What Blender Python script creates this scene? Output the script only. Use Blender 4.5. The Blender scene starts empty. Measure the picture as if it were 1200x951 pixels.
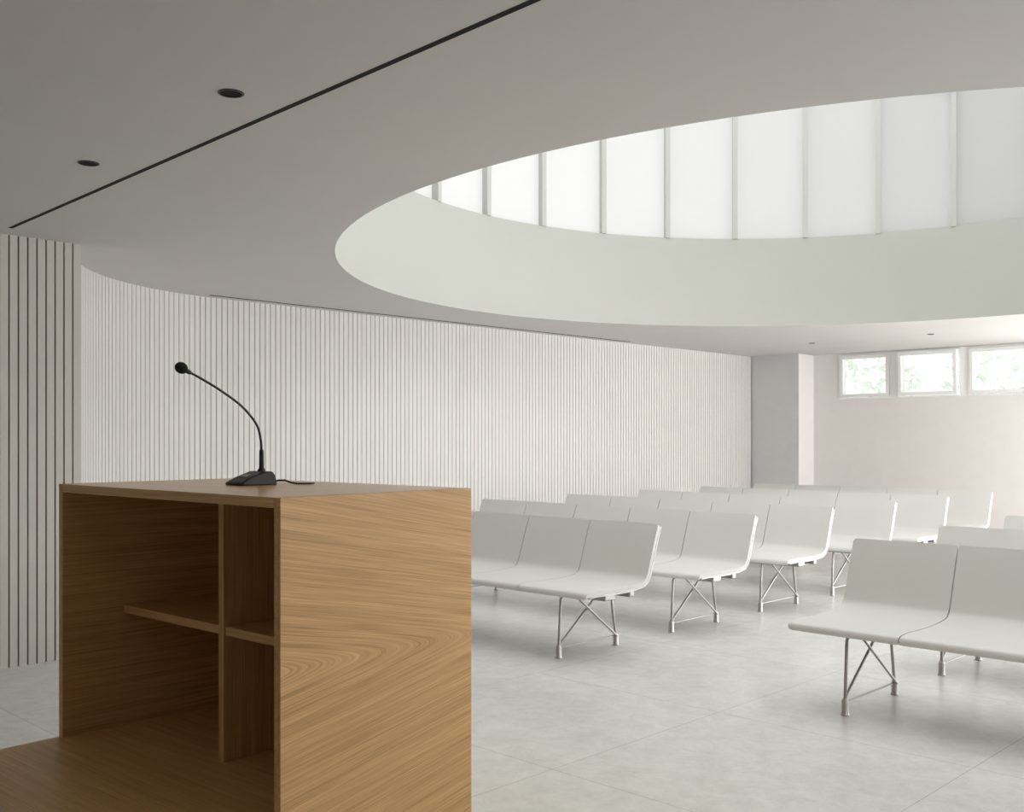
import bpy, bmesh, math, random
from mathutils import Vector, Matrix
random.seed(4)
K = 1.32                      # camera height; most plan measurements are in multiples of it
sc = bpy.context.scene
COL = sc.collection
PI = math.pi

# ------------------------------------------------------------------ materials
def new_mat(name):
    m = bpy.data.materials.new(name); m.use_nodes = True
    nt = m.node_tree
    return m, nt, nt.nodes['Principled BSDF']
def plain(name, col, rough=.5, metal=0, noise=0.0, nscale=8, bump=0, bscale=60):
    m, nt, b = new_mat(name)
    b.inputs['Roughness'].default_value = rough
    b.inputs['Metallic'].default_value = metal
    b.inputs['Base Color'].default_value = (*col, 1)
    tc = nt.nodes.new('ShaderNodeTexCoord')
    if noise:
        n = nt.nodes.new('ShaderNodeTexNoise'); n.inputs['Scale'].default_value = nscale; n.inputs['Detail'].default_value = 6
        nt.links.new(tc.outputs['Object'], n.inputs['Vector'])
        r = nt.nodes.new('ShaderNodeValToRGB')
        r.color_ramp.elements[0].position = .3; r.color_ramp.elements[1].position = .7
        r.color_ramp.elements[0].color = (*[c*(1-noise) for c in col], 1)
        r.color_ramp.elements[1].color = (*[min(1, c*(1+noise*.6)) for c in col], 1)
        nt.links.new(n.outputs['Fac'], r.inputs['Fac']); nt.links.new(r.outputs['Color'], b.inputs['Base Color'])
    if bump:
        n = nt.nodes.new('ShaderNodeTexNoise'); n.inputs['Scale'].default_value = bscale; n.inputs['Detail'].default_value = 4
        nt.links.new(tc.outputs['Object'], n.inputs['Vector'])
        bp = nt.nodes.new('ShaderNodeBump'); bp.inputs['Strength'].default_value = bump; bp.inputs['Distance'].default_value = .002
        nt.links.new(n.outputs['Fac'], bp.inputs['Height']); nt.links.new(bp.outputs['Normal'], b.inputs['Normal'])
    return m
def wood(name, axis, c0=(.46,.225,.070), c1=(.86,.54,.235), off=0, chevron=0, rough=.42, spec=.5):
    m, nt, b = new_mat(name); L = nt.links.new
    b.inputs['Roughness'].default_value = rough
    b.inputs['Specular IOR Level'].default_value = spec
    tc = nt.nodes.new('ShaderNodeTexCoord')
    def math_(op, x, y, z=None):
        n = nt.nodes.new('ShaderNodeMath'); n.operation = op
        for i, v in enumerate((x, y, z)):
            if v is None: continue
            if isinstance(v, (int, float)): n.inputs[i].default_value = v
            else: L(v, n.inputs[i])
        return n.outputs[0]
    src = tc.outputs['Object']
    if chevron:      # book-matched veneer: the grain mirrors softly about mid height and runs slightly diagonal
        s0 = nt.nodes.new('ShaderNodeSeparateXYZ'); L(src, s0.inputs[0])
        dz = math_('SUBTRACT', s0.outputs[2], .78)
        z1 = math_('SQRT', math_('MULTIPLY_ADD', dz, dz, .0003), 0)
        z2 = math_('MULTIPLY_ADD', s0.outputs[1], chevron, z1)
        cb = nt.nodes.new('ShaderNodeCombineXYZ'); L(s0.outputs[0], cb.inputs[0]); L(s0.outputs[1], cb.inputs[1]); L(z2, cb.inputs[2])
        src = cb.outputs[0]
    def mp(lo, hi):
        n = nt.nodes.new('ShaderNodeMapping'); s = [hi]*3; s[axis] = lo
        n.inputs['Scale'].default_value = s; n.inputs['Location'].default_value = (off, off*1.7, off*.6)
        L(src, n.inputs['Vector']); return n
    def noise(v, detail):
        n = nt.nodes.new('ShaderNodeTexNoise'); n.inputs['Scale'].default_value = 1; n.inputs['Detail'].default_value = detail
        L(v.outputs[0], n.inputs['Vector']); return n.outputs['Fac']
    n1 = noise(mp(1.2, 2.0), 1.0)
    n2 = noise(mp(5, 560), 1.5)
    n3 = noise(mp(1.8, 240), 3)
    n4 = noise(mp(.7, 26), 2)
    sp = nt.nodes.new('ShaderNodeSeparateXYZ'); L(src, sp.inputs[0])
    o_ = [k for k in range(3) if k != axis]
    per = math_('ADD', sp.outputs[o_[0]], sp.outputs[o_[1]])
    ring = math_('PINGPONG', math_('ADD', math_('MULTIPLY', per, 50), math_('MULTIPLY', n1, 6)), 1)
    s = math_('MULTIPLY_ADD', n2, .72, math_('MULTIPLY', ring, .07))
    s = math_('MULTIPLY_ADD', n3, .58, s)
    s = math_('MULTIPLY_ADD', n4, .26, s)
    r = nt.nodes.new('ShaderNodeValToRGB')
    r.color_ramp.elements[0].position = .48; r.color_ramp.elements[1].position = 1.0
    r.color_ramp.elements[0].color = (*c0, 1); r.color_ramp.elements[1].color = (*c1, 1)
    L(s, r.inputs['Fac']); L(r.outputs['Color'], b.inputs['Base Color'])
    bp = nt.nodes.new('ShaderNodeBump'); bp.inputs['Strength'].default_value = .06; bp.inputs['Distance'].default_value = .001
    L(n2, bp.inputs['Height']); L(bp.outputs['Normal'], b.inputs['Normal'])
    return m

M_ceil = plain('ceiling_plaster', (.65,.635,.618), .85, noise=.02, nscale=2)
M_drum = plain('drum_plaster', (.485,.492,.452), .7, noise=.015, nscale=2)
M_slat = plain('slat_paint', (.765,.742,.715), .5, noise=.02, nscale=3)
M_slat_shade = plain('slat_paint_near_shade', (.62,.585,.535), .5, noise=.02, nscale=3)  # same slat paint, with the near wall's dimmer light put into the colour
M_gap = plain('slat_gap', (.22,.20,.175), .8)
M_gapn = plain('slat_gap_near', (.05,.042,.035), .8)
M_pier = plain('pier_plaster', (.72,.72,.73), .8, noise=.02)
M_far = plain('far_plaster', (.86,.825,.81), .8, noise=.015)
M_white = plain('white_plaster', (.74,.73,.71), .8, noise=.02)
M_frame = plain('window_paint', (.92,.92,.91), .4)
M_bench = plain('bench_shell', (.735,.73,.70), .42, noise=.015, nscale=4)
M_alu = plain('aluminium', (.40,.395,.385), .32, metal=1, noise=.05, nscale=30)
M_foot = plain('foot_steel', (.50,.49,.47), .35, metal=1, noise=.05, nscale=40)
M_black = plain('black_plastic', (.012,.012,.013), .38, noise=.2, nscale=40)
M_foam = plain('black_foam', (.01,.01,.01), .95, bump=.8, bscale=900)
M_dark = plain('slot_dark', (.006,.006,.006), .95)
M_grey = plain('grey_print', (.42,.42,.42), .5)
M_mull = plain('mullion_paint', (.52,.535,.505), .5)
M_leaf = plain('leaf', (.70,.76,.68), .7, noise=.08, nscale=3)
M_bark = plain('bark', (.6,.57,.52), .9, noise=.3)
M_ground = plain('outdoor_ground', (.6,.6,.58), .9, noise=.2, nscale=2)

# floor: large pale tiles
M_floor, nt, b = new_mat('floor_tile'); L = nt.links.new
tc = nt.nodes.new('ShaderNodeTexCoord')
br = nt.nodes.new('ShaderNodeTexBrick')
br.inputs['Scale'].default_value = 1; br.inputs['Mortar Size'].default_value = .0024; br.inputs['Mortar Smooth'].default_value = .3
br.inputs['Brick Width'].default_value = 1.2; br.inputs['Row Height'].default_value = 1.2; br.offset = 0
br.inputs['Color1'].default_value = (.765,.765,.73,1); br.inputs['Color2'].default_value = (.79,.79,.755,1); br.inputs['Mortar'].default_value = (.54,.54,.51,1)
mpn = nt.nodes.new('ShaderNodeMapping'); mpn.inputs['Location'].default_value = (.35,.55,0)
L(tc.outputs['Object'], mpn.inputs['Vector']); L(mpn.outputs[0], br.inputs['Vector'])
nz = nt.nodes.new('ShaderNodeTexNoise'); nz.inputs['Scale'].default_value = 7; nz.inputs['Detail'].default_value = 14; nz.inputs['Roughness'].default_value = .85; nz.inputs['Distortion'].default_value = .4
L(tc.outputs['Object'], nz.inputs['Vector'])
rr = nt.nodes.new('ShaderNodeValToRGB'); rr.color_ramp.elements[0].position=.38; rr.color_ramp.elements[1].position=.58
rr.color_ramp.elements[0].color = (.83,.84,.83,1); rr.color_ramp.elements[1].color = (1,1,1,1)
L(nz.outputs['Fac'], rr.inputs['Fac'])
mx = nt.nodes.new('ShaderNodeMixRGB'); mx.blend_type = 'MULTIPLY'; mx.inputs[0].default_value = 1
L(br.outputs['Color'], mx.inputs[1]); L(rr.outputs['Color'], mx.inputs[2]); L(mx.outputs[0], b.inputs['Base Color'])
b.inputs['Roughness'].default_value = .22
b.inputs['Specular IOR Level'].default_value = .6

# frosted skylight glass: lets the sun glow through
M_glass = bpy.data.materials.new('frosted_glass'); M_glass.use_nodes = True
nt = M_glass.node_tree; nt.nodes.clear(); L = nt.links.new
out = nt.nodes.new('ShaderNodeOutputMaterial')
tr = nt.nodes.new('ShaderNodeBsdfTranslucent'); tr.inputs[0].default_value = (.485,.487,.483,1)
df = nt.nodes.new('ShaderNodeBsdfDiffuse'); df.inputs[0].default_value = (.18,.18,.18,1)
em = nt.nodes.new('ShaderNodeEmission'); em.inputs[0].default_value = (1,1,1,1); em.inputs[1].default_value = .03
a1 = nt.nodes.new('ShaderNodeAddShader'); a2 = nt.nodes.new('ShaderNodeAddShader')
L(tr.outputs[0], a1.inputs[0]); L(df.outputs[0], a1.inputs[1]); L(a1.outputs[0], a2.inputs[0]); L(em.outputs[0], a2.inputs[1]); L(a2.outputs[0], out.inputs[0])
def lum(name, col, s):
    m = bpy.data.materials.new(name); m.use_nodes = True
    nt = m.node_tree; nt.nodes.clear()
    out = nt.nodes.new('ShaderNodeOutputMaterial'); em = nt.nodes.new('ShaderNodeEmission')
    em.inputs[0].default_value = (*col, 1); em.inputs[1].default_value = s
    nt.links.new(em.outputs[0], out.inputs[0]); return m
M_roof_fill = lum('roof_fill_glow', (1,1,.985), 2.0)  # unseen drum roof made to glow, added to light the floor
M_side_fill = [lum('fill_window_%s' % n_, (1,.99,.985), s_) for n_, s_ in (('dim',2.1),('mid',2.8),('bright',5.0),('brightest',16.0))]  # added fill glow for the unseen right-hand panes, stronger toward the far end
M_end_fill = lum('fill_window_end', (1,.985,.98), 6.5)  # added glow that brightens the far floor and ceiling from out of view
# clear pane
M_pane = bpy.data.materials.new('clear_pane'); M_pane.use_nodes = True
nt = M_pane.node_tree; nt.nodes.clear(); L = nt.links.new
out = nt.nodes.new('ShaderNodeOutputMaterial')
t1 = nt.nodes.new('ShaderNodeBsdfTransparent'); t1.inputs[0].default_value = (.96,.97,.97,1)
g1 = nt.nodes.new('ShaderNodeBsdfGlossy'); g1.inputs[1].default_value = .05
ms = nt.nodes.new('ShaderNodeMixShader'); ms.inputs[0].default_value = .02
L(t1.outputs[0], ms.inputs[1]); L(g1.outputs[0], ms.inputs[2]); L(ms.outputs[0], out.inputs[0])

# ------------------------------------------------------------------ mesh helpers
def box(bm, x0, x1, y0, y1, z0, z1, M=None):
    vs = [Vector((x, y, z)) for z in (z0, z1) for (x, y) in ((x0,y0),(x1,y0),(x1,y1),(x0,y1))]
    if M is not None: vs = [M @ v for v in vs]
    v = [bm.verts.new(p) for p in vs]
    for f in ((0,3,2,1),(4,5,6,7),(0,1,5,4),(1,2,6,5),(2,3,7,6),(3,0,4,7)): bm.faces.new([v[i] for i in f])
def tube(bm, pts, r, n=10, cap=True):
    pts = [Vector(p) for p in pts]; rs = r if isinstance(r, (list, tuple)) else [r]*len(pts)
    rings = []; up = None
    for i, p in enumerate(pts):
        t = (pts[min(i+1, len(pts)-1)] - pts[max(i-1, 0)]).normalized()
        if up is None:
            up = Vector((0,0,1)) if abs(t.z) < .9 else Vector((1,0,0))
        a = t.cross(up).normalized(); bb = a.cross(t).normalized(); up = bb
        rings.append([bm.verts.new(p + (a*math.cos(2*PI*k/n) + bb*math.sin(2*PI*k/n))*rs[i]) for k in range(n)])
    for i in range(len(rings)-1):
        for k in range(n):
            bm.faces.new((rings[i][k], rings[i][(k+1)%n], rings[i+1][(k+1)%n], rings[i+1][k]))
    if cap:
        bm.faces.new(rings[0][::-1]); bm.faces.new(rings[-1])
def lathe(bm, prof, c, n=32):
    c = Vector(c); rings = []
    for (r, z) in prof: rings.append([bm.verts.new(c + Vector((r*math.cos(2*PI*k/n), r*math.sin(2*PI*k/n), z))) for k in range(n)])
    for i in range(len(rings)-1):
        for k in range(n): bm.faces.new((rings[i][k], rings[i][(k+1)%n], rings[i+1][(k+1)%n], rings[i+1][k]))
    bm.faces.new(rings[0][::-1]); bm.faces.new(rings[-1])
def obj(name, bm, mat, parent=None, smooth=False, bevel=0, seg=2):
    bmesh.ops.recalc_face_normals(bm, faces=bm.faces[:])
    me = bpy.data.meshes.new(name); bm.to_mesh(me); bm.free()
    me.materials.append(mat)
    if smooth:
        for p in me.polygons: p.use_smooth = True
        try: me.set_sharp_from_angle(angle=math.radians(40))
        except Exception: pass
    o = bpy.data.objects.new(name, me); COL.objects.link(o)
    if parent is not None: o.parent = parent
    if bevel:
        md = o.modifiers.new('bevel', 'BEVEL'); md.width = bevel; md.segments = seg; md.limit_method = 'ANGLE'; md.angle_limit = math.radians(40)
    return o
def struct(name, bm, mat, parent=None, **k):
    o = obj(name, bm, mat, parent, **k)
    if parent is None: o['kind'] = 'structure'
    return o
def thing(name, label, cat, loc=(0,0,0), rz=0, group=None):
    o = bpy.data.objects.new(name, None); COL.objects.link(o); o.empty_display_size = .1
    o.location = loc; o.rotation_euler = (0,0,rz); o['label'] = label; o['category'] = cat
    if group: o['group'] = group
    return o
def B(): return bmesh.new()

# ------------------------------------------------------------------ room shell
ZC = 1.9*K
XL, XN, XR = -5.90*K, -4.72*K, 1.25*K
YB, YN, YP, YF = -2.4*K, 1.99*K, 9.77*K, 10.09*K
XP = -5.345*K
bm = B(); box(bm, XL-.4, XR+.3, YB-.3, YF+.3, -.15, 0); struct('floor', bm, M_floor)

CX, CY, R0 = -2.44*K, 5.08*K, 2.735*K
def RR(a): return R0 + .05*K*math.cos(2*(a-math.radians(145)))     # the opening is very slightly oval
# ceiling slab with a hole
x0, x1, y0, y1 = XL-.3, XR+.2, YB-.2, YF+.2
angs = [2*PI*i/192 for i in range(192)] + [math.atan2(y-CY, x-CX) % (2*PI) for x in (x0,x1) for y in (y0,y1)]
angs = sorted(angs)
bm = B(); ri = []
for a in angs:
    c, s = math.cos(a), math.sin(a); R = RR(a)
    t = min([((x1 if c>0 else x0)-CX)/c if abs(c)>1e-9 else 1e9, ((y1 if s>0 else y0)-CY)/s if abs(s)>1e-9 else 1e9])
    ri.append([bm.verts.new((CX+R*c, CY+R*s, ZC)), bm.verts.new((CX+t*c, CY+t*s, ZC)), bm.verts.new((CX+t*c, CY+t*s, ZC+.2)), bm.verts.new((CX+(R+.15)*c, CY+(R+.15)*s, ZC+.2))])
n = len(ri)
for i in range(n):
    j = (i+1) % n
    for k in range(4): bm.faces.new((ri[i][k], ri[j][k], ri[j][(k+1)%4], ri[i][(k+1)%4]))
struct('ceiling', bm, M_ceil)

def ring_wall(bm, da_, db_, za, zb, n=192):
    q = []
    for i in range(n):
        a = 2*PI*i/n; c, s = math.cos(a), math.sin(a); R = RR(a)
        q.append([bm.verts.new((CX+r*c, CY+r*s, z)) for r, z in ((R+da_,za),(R+db_,za),(R+db_,zb),(R+da_,zb))])
    for i in range(n):
        j = (i+1)%n
        for k in range(4): bm.faces.new((q[i][k], q[j][k], q[j][(k+1)%4], q[i][(k+1)%4]))
ZG, ZT = 2.59*K, 4.0*K
bm = B(); ring_wall(bm, 0, .2, ZC+.0005, ZG); struct('wall_drum', bm, M_drum, smooth=True)
bm = B(); ring_wall(bm, -.02, .25, ZT, ZT+.15); struct('trim_1', bm, M_drum, smooth=True)
bm = B(); lathe(bm, [(R0+.3, ZT+.15), (R0+.3, ZT+.2)], (CX,CY,0), 96); struct('ceiling_fill_glow', bm, M_roof_fill)  # glowing disc added above the drum, out of view
# glazing of the drum
sky = bpy.data.objects.new('window_1', None); COL.objects.link(sky); sky.location = (CX, CY, ZG); sky['kind'] = 'structure'
N = 32
for i in range(N):
    a0, a1 = 2*PI*i/N, 2*PI*(i+1)/N
    bm = B()
    q = []
    for dr in (.07, .082):
        for a in (a0, a1):
            r = RR(a)+dr
            for z in (0, ZT-ZG): q.append(bm.verts.new((r*math.cos(a), r*math.sin(a), z)))
    for f in ((0,1,3,2),(4,6,7,5),(0,2,6,4),(1,5,7,3),(0,4,5,1),(2,3,7,6)): bm.faces.new([q[k] for k in f])
    obj('glass_pane', bm, M_glass, sky)
    bm = B(); Mx = Matrix.Rotation(a0, 4, 'Z'); R = RR(a0)
    box(bm, R+.0, R+.065, -.014, .014, 0, ZT-ZG, Mx); box(bm, R-.014, R+.0, -.025, .025, 0, ZT-ZG, Mx)
    obj('mullion', bm, M_mull, sky)

# slatted walls
PITCH, SW, SD = .0525, .0455, .018
def slats(bm, p, t, nrm, w=SW):
    a = math.atan2(t[1], t[0]); Mx = Matrix.Translation((p[0], p[1], 0)) @ Matrix.Rotation(a, 4, 'Z')
    s = 1 if (t[0]*nrm[1]-t[1]*nrm[0]) > 0 else -1
    ya, yb = (-SD, 0) if s > 0 else (0, SD)
    box(bm, -w/2, w/2, ya, yb, 0, ZC, Mx)
bm = B()
y = YN - .0435*.5
while y > YB: slats(bm, (XN, y), (0,1), (1,0), w=.0435); y -= PITCH
nw = struct('wall_near', bm, M_slat_shade)
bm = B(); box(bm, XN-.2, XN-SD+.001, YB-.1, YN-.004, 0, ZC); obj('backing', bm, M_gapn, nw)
ax, ay, ar = XL+1.47*K, 3.43*K, 1.47*K
bm = B(); bb = B()
box(bb, XL-.2, XL-SD+.001, ay, YP, 0, ZC)
y = ay + PITCH*.5
while y < YP: slats(bm, (XL, y), (0,1), (1,0)); y += PITCH
SWEEP = math.radians(78)
na = int(ar*SWEEP/PITCH); da = SWEEP/na
for i in range(na):
    a = PI + da*(i+.5)
    p = (ax+ar*math.cos(a), ay+ar*math.sin(a)); slats(bm, p, (math.sin(a), -math.cos(a)), (-math.cos(a), -math.sin(a)))
q = []
for i in range(na*2+1):
    a = PI + SWEEP*i/(na*2)
    q.append([bb.verts.new((ax+r*math.cos(a), ay+r*math.sin(a), z)) for r, z in ((ar+SD-.001,0),(ar+SD+.2,0),(ar+SD+.2,ZC),(ar+SD-.001,ZC))])
for i in range(len(q)-1):
    for k in range(4): bb.faces.new((q[i][k], q[i+1][k], q[i+1][(k+1)%4], q[i][(k+1)%4]))
wl = struct('wall_left', bm, M_slat)
obj('backing', bb, M_gap, wl)
# recessed piece closing the corner between the near wall and the curve
bm = B(); box(bm, XN-.22, XN-.022, YN-.006, 1.998*K, 0, ZC); struct('wall_corner', bm, M_slat_shade)

bm = B(); box(bm, XL-.2, XP, YP, YF+.2, 0, ZC); struct('wall_pier', bm, M_pier)
bm = B(); box(bm, XP-.0005, XP+.008, YP+.0, YF, 0, ZC); struct('trim_2', bm, M_far)
bm = B(); box(bm, XN-.2, XR+.2, YB-.2, YB, 0, ZC); struct('wall_back', bm, M_white)

# right wall with an added run of glowing windows, out of view, for fill light
RW = [(1.4*K + i*2.14*K, 1.4*K + i*2.14*K + 1.95*K) for i in range(4)]
RZ0, RZ1 = .75, ZC-.12
bm = B(); ys = [YB-.2]
box(bm, XR, XR+.2, YB-.2, YF+.2, 0, RZ0); box(bm, XR, XR+.2, YB-.2, YF+.2, RZ1, ZC)
for a, c in RW: ys += [a, c]
ys.append(YF+.2)
for i in range(0, len(ys), 2): box(bm, XR, XR+.2, ys[i], ys[i+1], RZ0, RZ1)
struct('wall_right', bm, M_white)
for i, (a, c) in enumerate(RW):
    e = bpy.data.objects.new('window_%d' % (i+5), None); COL.objects.link(e); e.location = (XR, a, RZ0); e['kind'] = 'structure'  # unseen window, added to carry the fill glow
    w = c-a; hh = RZ1-RZ0; f = .05
    bm = B()
    for (p0,p1,z0,z1) in ((0,w,0,f),(0,w,hh-f,hh),(0,f,f,hh-f),(w-f,w,f,hh-f),(w/2-f/2,w/2+f/2,f,hh-f)): box(bm, .05,.12,p0,p1,z0,z1)
    fr = obj('window_frame', bm, M_frame, e)
    bm = B(); box(bm, .08,.09, f, w/2-f/2, f, hh-f); box(bm, .08,.09, w/2+f/2, w-f, f, hh-f); obj('window_pane', bm, M_side_fill[i], e)

# far wall: three high windows, then two unseen glowing ones added further right as fill light
WZ0, WZ1 = 1.42*K, ZC-.012
wins = [(-5.05*K, -4.483*K), (-4.415*K, -3.80*K), (-3.735*K, -3.13*K)]
tall = [(-2.7*K, -.85*K), (-.7*K, 1.15*K)]
TZ0 = .10
bm = B(); xs = [XP-.01]
XT = tall[0][0]
box(bm, XP-.01, XT, YF, YF+.2, 0, WZ0); box(bm, XP-.01, XR+.2, YF, YF+.2, WZ1, ZC); box(bm, XT, XR+.2, YF, YF+.2, 0, TZ0)
for a, bq in wins: xs += [a, bq]
xs.append(XT)
for i in range(0, len(xs), 2): box(bm, xs[i], xs[i+1], YF, YF+.2, WZ0, WZ1)
box(bm, tall[0][1], tall[1][0], YF, YF+.2, TZ0, WZ1); box(bm, tall[1][1], XR+.2, YF, YF+.2, TZ0, WZ1)
struct('wall_far', bm, M_far)
for i, (a, c) in enumerate(tall):
    e = bpy.data.objects.new('window_%d' % (i+9), None); COL.objects.link(e); e.location = (a, YF, TZ0); e['kind'] = 'structure'  # added out of view to brighten the far end
    w = c-a; hh = WZ1-TZ0; f = .05
    bm = B()
    for (p0,p1,z0,z1) in ((0,w,0,f),(0,w,hh-f,hh),(0,f,f,hh-f),(w-f,w,f,hh-f),(w/2-f/2,w/2+f/2,f,hh-f)): box(bm, p0,p1,.05,.12,z0,z1)
    obj('window_frame', bm, M_frame, e)
    bm = B(); box(bm, f, w/2-f/2, .08,.09, f, hh-f); box(bm, w/2+f/2, w-f, .08,.09, f, hh-f); obj('window_pane', bm, M_end_fill, e)
for i, (a, c) in enumerate(wins):
    w = c-a; hh = WZ1-WZ0
    e = bpy.data.objects.new('window_%d' % (i+2), None); COL.objects.link(e); e.location = (a, YF, WZ0); e['kind'] = 'structure'
    bm = B(); f = .022
    for (p0,p1,z0,z1) in ((0,w,0,f),(0,w,hh-f,hh),(0,f,f,hh-f),(w-f,w,f,hh-f)): box(bm, p0,p1,-.015,.06,z0,z1)
    obj('window_frame', bm, M_frame, e, bevel=.003)
    bm = B(); s = .045; g = f+.004
    pj = -.035 if i == 1 else 0          # the middle sash stands slightly proud
    tilt = Matrix.Translation((0,pj,g)) @ Matrix.Rotation(math.radians(3 if i == 1 else 0), 4, 'X') @ Matrix.Translation((0,0,-g))
    for (p0,p1,z0,z1) in ((g,w-g,g,g+s),(g,w-g,hh-g-s,hh-g),(g,g+s,g+s,hh-g-s),(w-g-s,w-g,g+s,hh-g-s)): box(bm, p0,p1,-.03,.02,z0,z1, tilt)
    sash = obj('window_sash', bm, M_frame, e, bevel=.003)
    bm = B(); box(bm, g+s, w-g-s, -.008, -.002, g+s, hh-g-s, tilt); obj('window_pane', bm, M_pane, sash)
# white cover boards between the three high windows
bm = B()
for i in (0, 1): box(bm, wins[i][1]+.002, wins[i+1][0]-.002, YF-.010, YF+.001, WZ0, WZ1)
struct('trim_6', bm, M_frame)

# ceiling slots
def strip(name, pa, pb, wd, mat, z=ZC):
    pa, pb = Vector(pa), Vector(pb); t = (pb-pa); a = math.atan2(t.y, t.x)
    Mx = Matrix.Translation((pa.x, pa.y, z)) @ Matrix.Rotation(a, 4, 'Z')
    bm = B(); box(bm, 0, t.length, -wd/2, wd/2, -.0012, .004, Mx); return struct(name, bm, mat)
strip('trim_3', (-4.57*K, 1.627*K), (XR-.02, 1.455*K), .023, M_dark)
strip('trim_4', (XL+.13, 3.25*K), (XL+.13, 7.5*K), .035, M_dark)

# downlights
def downlight(px, py, r, label):
    t = thing('recessed_downlight', label, 'ceiling light', (px, py, ZC), 0, 'recessed ceiling spots')
    bm = B(); n = 32; q = []
    for i in range(n):
        c, s = math.cos(2*PI*i/n), math.sin(2*PI*i/n)
        q.append([bm.verts.new((rr*c, rr*s, z)) for rr, z in ((r*.86,-.004),(r,-.003),(r,0),(r*.86,0))])
    for i in range(n):
        for k in range(4): bm.faces.new((q[i][k], q[(i+1)%n][k], q[(i+1)%n][(k+1)%4], q[i][(k+1)%4]))
    obj('trim_ring', bm, M_black, t, smooth=True)
    bm = B(); lathe(bm, [(r*.86, 0), (r*.86,-.001), (r*.4,-.0005)], (0,0,0), 32); obj('baffle', bm, M_dark, t)
downlight(-2.380*K, 1.394*K, .044, 'black recessed spotlight in the ceiling, nearer the camera of the two beside the slot')
downlight(-3.314*K, 1.423*K, .044, 'black recessed spotlight in the ceiling, closer to the slatted wall beside the slot')
downlight(-4.663*K, 8.78*K, .04, 'tiny recessed spotlight in the bright far ceiling, above the grey pier')
downlight(-3.543*K, 8.74*K, .04, 'tiny recessed spotlight in the bright far ceiling, above the middle window')

# ------------------------------------------------------------------ benches
MOD = .561; NM = 5
prof_pts = [(-.008,.384),(-.006,.406),(.018,.422),(.10,.427),(.24,.424),(.40,.425),(.525,.436),(.571,.456),(.594,.500),(.624,.585),(.662,.69),(.692,.765),(.701,.787)]
def catmull(P, m=5):
    out = []
    for i in range(len(P)-1):
        p0 = P[max(i-1,0)]; p1 = P[i]; p2 = P[i+1]; p3 = P[min(i+2, len(P)-1)]
        for k in range(m):
            t = k/m
            out.append(tuple(.5*((2*p1[j]) + (-p0[j]+p2[j])*t + (2*p0[j]-5*p1[j]+4*p2[j]-p3[j])*t*t + (-p0[j]+3*p1[j]-3*p2[j]+p3[j])*t**3) for j in (0,1)))
    out.append(P[-1]); return out
PR = catmull(prof_pts)
def normal(i, P=PR):
    a = P[max(i-1,0)]; c = P[min(i+1,len(P)-1)]
    t = Vector((c[0]-a[0], c[1]-a[1])).normalized(); return Vector((-t.y, t.x))
def shell_bm(w, th=.028, rl=.008, rrt=.008):
    bm = B(); rows = []; n = len(PR)
    cum = [0]
    for i in range(1, n): cum.append(cum[-1] + math.dist(PR[i], PR[i-1]))
    Lt = cum[-1]
    for i, (y, z) in enumerate(PR):
        e = min(cum[i], Lt-cum[i])
        def ins(rc): return 0 if e >= rc else rc - math.sqrt(max(0, rc*rc-(rc-e)**2))
        xl_, xr_ = -w/2 + ins(rl), w/2 - ins(rrt)
        nn = normal(i); row = []
        tt = th*(1 if e > .02 else .7+.3*e/.02)
        for (u, s) in ((0,0),(.1,0),(.5,0),(.9,0),(1,0),(1,1),(.5,1),(0,1)):
            off = -tt*s
            row.append(bm.verts.new((xl_+(xr_-xl_)*u, y+nn.x*off, z+nn.y*off)))
        rows.append(row)
    for i in range(n-1):
        for k in range(8): bm.faces.new((rows[i][k], rows[i][(k+1)%8], rows[i+1][(k+1)%8], rows[i+1][k]))
    bm.faces.new(rows[0][::-1]); bm.faces.new(rows[-1])
    return bm
def make_bench(label, loc, group):
    t = thing('bench', label, 'bench', loc, 0, group)
    for m in range(NM):
        o = obj('seat', shell_bm(MOD-.007, rl=.022 if m == 0 else .003, rrt=.022 if m == NM-1 else .003), M_bench, t, smooth=True, bevel=.003); o.location = ((m+.5)*MOD, 0, 0)
    Lb = NM*MOD
    # aluminium carrying beam under the seats
    bm = B(); box(bm, .03, Lb-.03, .20, .30, .350, .393); box(bm, .03, Lb-.03, .44, .49, .350, .390)
    obj('beam', bm, M_alu, t, bevel=.008)
    for sx in (0, 1):   # profile edge at each end
        xx = .002 if sx == 0 else Lb-.007
        bm = B(); prev = None; q = []
        for i in range(4, len(PR)-3):
            y, z = PR[i]; nn = normal(i)
            q.append([bm.verts.new((xx+dx, y+nn.x*o_, z+nn.y*o_)) for dx, o_ in ((0,-.025),(.005,-.025),(.005,-.036),(0,-.036))])
        for i in range(len(q)-1):
            for k in range(4): bm.faces.new((q[i][k], q[i][(k+1)%4], q[i+1][(k+1)%4], q[i+1][k]))
        bm.faces.new(q[0][::-1]); bm.faces.new(q[-1])
        obj('side_trim', bm, M_alu, t)
    for xl in (.272, Lb-.272):
        fy, ry = .055, .607
        bm = B(); r = .0085
        tube(bm, [(xl,fy,.05),(xl,fy+.02,.355),(xl,fy+.06,.393)], r); tube(bm, [(xl,ry,.05),(xl,ry-.05,.34),(xl,ry-.09,.390)], r)
        tube(bm, [(xl-.012,fy,.06),(xl-.012,ry-.12,.380)], r*.85); tube(bm, [(xl+.012,ry,.06),(xl+.012,fy+.12,.380)], r*.85)
        tube(bm, [(xl,fy,.062),(xl,ry,.062)], r*.6)
        box(bm, xl-.022, xl+.022, fy+.03, ry-.07, .370, .394)
        lf = obj('leg_frame', bm, M_alu, t, smooth=True)
        for yy in (fy, ry):
            bm = B(); lathe(bm, [(.020,0),(.021,.004),(.017,.012),(.0165,.066),(.014,.074),(.010,.080)], (xl,yy,0), 20)
            obj('foot', bm, M_foot, lf, smooth=True)
    return t
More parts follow.
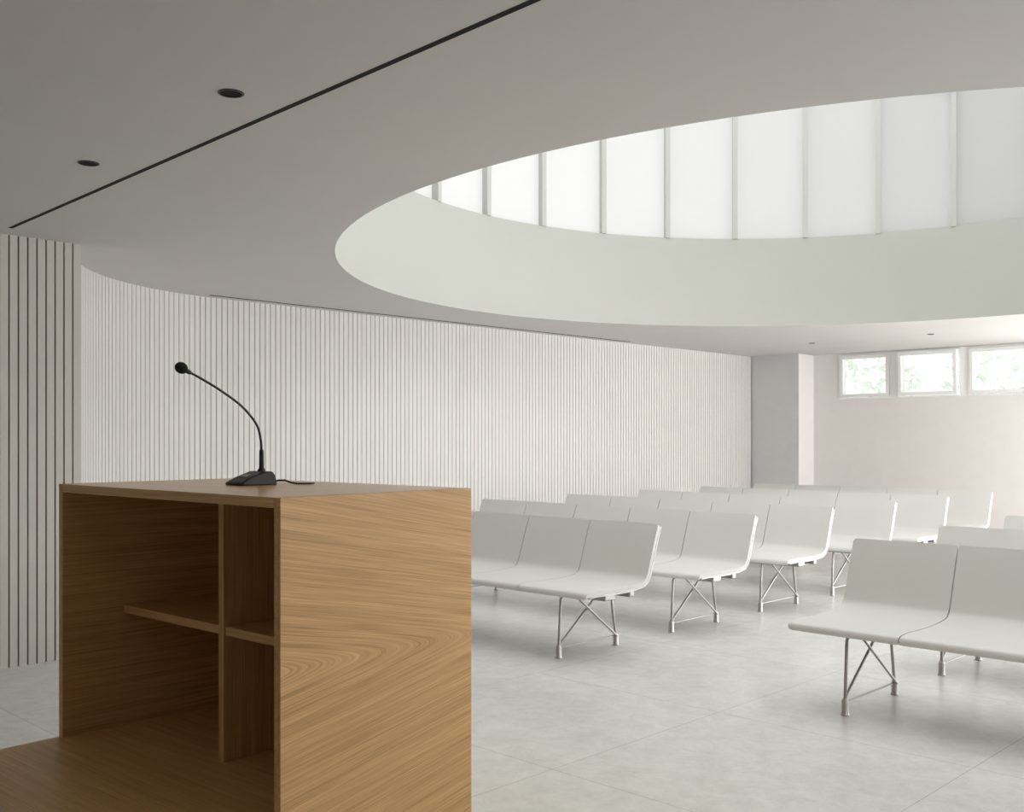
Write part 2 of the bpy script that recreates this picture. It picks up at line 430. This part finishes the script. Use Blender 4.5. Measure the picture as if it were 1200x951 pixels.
def dup(root, loc, label, group):
    r = root.copy(); COL.objects.link(r); r.location = loc; r['label'] = label; r['group'] = group
    for ch in list(root.children):
        c = ch.copy(); COL.objects.link(c); c.parent = r
        for g in ch.children:
            d = g.copy(); COL.objects.link(d); d.parent = c
    return r
YS = 4.575; RS = .88*K
XBL = -2.96*K - NM*MOD + .055; XBR = -1.965*K + .035
GL, GR = 'white benches between aisle and slatted wall', 'white benches on the right of the aisle'
labL = ['white shell bench partly hidden behind the oak lectern, nearest row beside the slatted wall',
        'second white bench back from the lectern, on the slatted wall side of the aisle',
        'third white bench back from the lectern, on the slatted wall side of the aisle',
        'fourth white bench back from the lectern, on the slatted wall side of the aisle',
        'fifth white bench back from the lectern, on the slatted wall side of the aisle',
        'white bench in the last row, farthest from the lectern, nearest the grey pier']
labR = ['nearest white bench on the right of the aisle, its whole left end showing',
        'second white bench on the right of the aisle, mostly hidden by the nearest one',
        'third white bench right of the aisle, only its top corner showing at the photo edge']
b0 = make_bench(labL[0], (XBL, YS, 0), GL)
for i in range(1, 6): dup(b0, (XBL, YS+RS*i, 0), labL[i], GL)
for i in range(3): dup(b0, (XBR, YS+RS*i, 0), labR[i], GR)

# ------------------------------------------------------------------ lectern
LW, LD, LH, SL = 1.135, .64, K-.135, .413
T = .025
W_y, W_x, W_z = wood('oak_side', 1, off=3.1, chevron=.18), wood('oak_long', 0, off=1.3), wood('oak_upright', 2, off=5.2)
W_y2 = wood('oak_inner', 1, off=7.7)
W_top = wood('oak_top', 0, off=9.4, rough=.28, spec=1.0)
lec = thing('lectern', 'oak lectern with open shelves and a low projecting desk, microphone on top', 'lectern', (-2.047, 1.327, 0), math.radians(2.67))
FW = .62     # forward projection of the low part
def side(xa, xb, mat):
    bm = B(); prof = [(-FW,0),(LD,0),(LD,LH),(0,LH),(0,SL),(-FW,SL)]
    A_ = [bm.verts.new((xa,y,z)) for y,z in prof]; C_ = [bm.verts.new((xb,y,z)) for y,z in prof]
    bm.faces.new(A_); bm.faces.new(C_[::-1])
    for i in range(6): bm.faces.new((A_[i], A_[(i+1)%6], C_[(i+1)%6], C_[i]))
    return obj('side_panel', bm, mat, lec, bevel=.0012)
side(-T, 0, W_y); side(-LW, -LW+T, W_y2)
def panel(name, dims, mat):
    bm = B(); box(bm, *dims); return obj(name, bm, mat, lec, bevel=.001)
g = .0006
panel('top', (-LW+T+g, -T-g, 0, LD, LH-T, LH), W_top)
panel('back_panel', (-LW+T+g, -T-g, LD-T, LD, 0, LH-T-g), W_x)
panel('low_desk', (-LW+T+g, -T-g, -FW, LD-T-g, SL-T, SL), W_x)
panel('front_panel', (-LW+T+g, -T-g, -FW+.02, -FW+.02+T, 0, SL-T-g), W_x)
DX = -.545; SB = .19
panel('divider', (DX-T/2, DX+T/2, SB, LD-T-g, SL+g, LH-T-g), W_z)
ZS = .795
panel('shelf', (-LW+T+g, DX-T/2-g, SB+.006, LD-T-g, ZS-T, ZS), W_x)
panel('shelf', (DX+T/2+g, -T-g, SB+.006, LD-T-g, ZS-T, ZS), W_x)

# ------------------------------------------------------------------ microphone
Rl = Matrix.Rotation(math.radians(2.67), 4, 'Z')
mp_ = Vector((-2.052, 1.327, LH)) + Rl @ Vector((-.632, .353, 0))
mic = thing('gooseneck_microphone', 'black gooseneck microphone on a wedge base standing on the lectern top', 'microphone', mp_, math.radians(2.67))
# wedge base facing the speaker (-y)
bm = B(); w = .046; prof = [(-.062,0),(-.062,.008),(-.035,.022),(.018,.040),(.048,.040),(.058,.028),(.061,0)]
A_ = [bm.verts.new((-w*(1 if z<.02 else .86), y, z)) for y,z in prof]; C_ = [bm.verts.new((w*(1 if z<.02 else .86), y, z)) for y,z in prof]
bm.faces.new(A_); bm.faces.new(C_[::-1])
for i in range(len(prof)): bm.faces.new((A_[i], A_[(i+1)%len(prof)], C_[(i+1)%len(prof)], C_[i]))
base = obj('base', bm, M_black, mic, smooth=True, bevel=.005, seg=3)
sl = math.atan2(.018,.053)
bm = B(); Mx = Matrix.Translation((0,-.020,.0265)) @ Matrix.Rotation(sl, 4, 'X'); box(bm, -.015,.015,-.009,.009,0,.003, Mx)
o = obj('button', bm, M_grey, base, bevel=.001); o['label'] = 'grey talk button'
pts = [(0,.035,.036),(0,.035,.097),(0,.032,.135),(0,.017,.181),(0,-.033,.233),(0,-.105,.278),(0,-.168,.3095),(0,-.2215,.333)]
cp = []
for i in range(1, len(pts)-1):
    p0,p1,p2,p3 = [Vector(pts[j]) for j in (i-1,i,i+1,min(i+2,len(pts)-1))]
    for k in range(6):
        t = k/6; cp.append(.5*((2*p1)+(-p0+p2)*t+(2*p0-5*p1+4*p2-p3)*t*t+(-p0+3*p1-3*p2+p3)*t**3))
cp.append(Vector(pts[-1]))
bm = B(); tube(bm, cp, .0036, 10); obj('gooseneck', bm, M_black, mic, smooth=True)
bm = B(); lathe(bm, [(.012,.036),(.012,.044),(.0075,.050),(.0068,.100),(.0045,.106)], (0,.035,0), 20); obj('stem_collar', bm, M_black, mic, smooth=True)
bm = B(); bmesh.ops.create_uvsphere(bm, u_segments=24, v_segments=16, radius=.0165)
d = (cp[-1]-cp[-4]).normalized(); rot = Vector((0,0,1)).rotation_difference(d).to_matrix().to_4x4()
bmesh.ops.transform(bm, matrix=Matrix.Translation(cp[-1]+d*.012) @ rot @ Matrix.Diagonal((1,1,1.15,1)), verts=bm.verts[:])
ws = obj('windscreen', bm, M_foam, mic, smooth=True)
bm = B(); e = cp[-1]-d*.022; tube(bm, [e, e+d*.006, cp[-1]+d*.002], [.0042,.0068,.0075], 14); obj('capsule_collar', bm, M_black, mic, smooth=True)
bm = B()
cab = [(.03,.055,.010),(.045,.068,.013),(.060,.077,.013),(.078,.086,.006),(.095,.095,.0035),(.112,.11,.0035),(.118,.13,.0035),(.105,.15,.0035)]
tube(bm, cab, .0028, 8); obj('cable', bm, M_black, mic, smooth=True)

# ------------------------------------------------------------------ trees outside
def tree(x, y, s, label):
    t = thing('tree', label, 'tree', (x, y, 0), 0, 'trees outside the high windows')
    bm = B(); tube(bm, [(0,0,-.1),(.05,0,1.0),(.02,.05,1.9*s)], [.09,.07,.03], 10); obj('trunk', bm, M_bark, t, smooth=True)
    bm = B()
    for i in range(420):
        th, ph, rr = random.uniform(0,2*PI), math.acos(random.uniform(-1,1)), random.uniform(.3,1)**.5
        p = Vector((1.1*s*rr*math.sin(ph)*math.cos(th), .9*s*rr*math.sin(ph)*math.sin(th), 2.35*s+.95*s*rr*math.cos(ph)))
        q = Matrix.Translation(p) @ Matrix.Rotation(random.uniform(0,6), 4, Vector((random.random()-.5,random.random()-.5,random.random()-.5)).normalized())
        a = .09
        v = [bm.verts.new(q @ Vector(c)) for c in ((-a,0,0),(0,-a*.5,0),(a,0,0),(0,a*.5,0))]; bm.faces.new(v)
    obj('foliage', bm, M_leaf, t)
tree(-8.3, 17.5, .95, 'pale leafy tree seen through the first window from the grey pier')
tree(-6.0, 18.0, 1.0, 'pale leafy tree seen through the middle tilted window')
tree(-3.6, 17.6, .9, 'pale leafy tree seen through the window at the photo edge')
bm = B(); box(bm, -16, 6, YF+.35, 30, -.12, -.02); struct('floor_outdoor', bm, M_ground)

# ------------------------------------------------------------------ light
w = bpy.data.worlds.new('World'); sc.world = w; w.use_nodes = True
bg = w.node_tree.nodes['Background']; bg.inputs[0].default_value = (.99,.995,1,1); bg.inputs[1].default_value = 1.3
sun = bpy.data.lights.new('sun', 'SUN'); sun.energy = 5.5; sun.angle = math.radians(2); sun.color = (1,.985,.96)
so = bpy.data.objects.new('sun', sun); COL.objects.link(so)
dirv = Vector((1, .05, -.75)); so.rotation_euler = dirv.to_track_quat('-Z', 'Y').to_euler()

# ------------------------------------------------------------------ camera
cam = bpy.data.cameras.new('camera'); co = bpy.data.objects.new('camera', cam); COL.objects.link(co)
cam.sensor_width = 36; cam.lens = 36; cam.shift_y = (515-475.5)/1200
cam.clip_start = .05
co.location = (0, 0, K); co.rotation_euler = (PI/2, 0, math.radians(44.3))
sc.camera = co
sc.view_settings.view_transform = 'Standard'
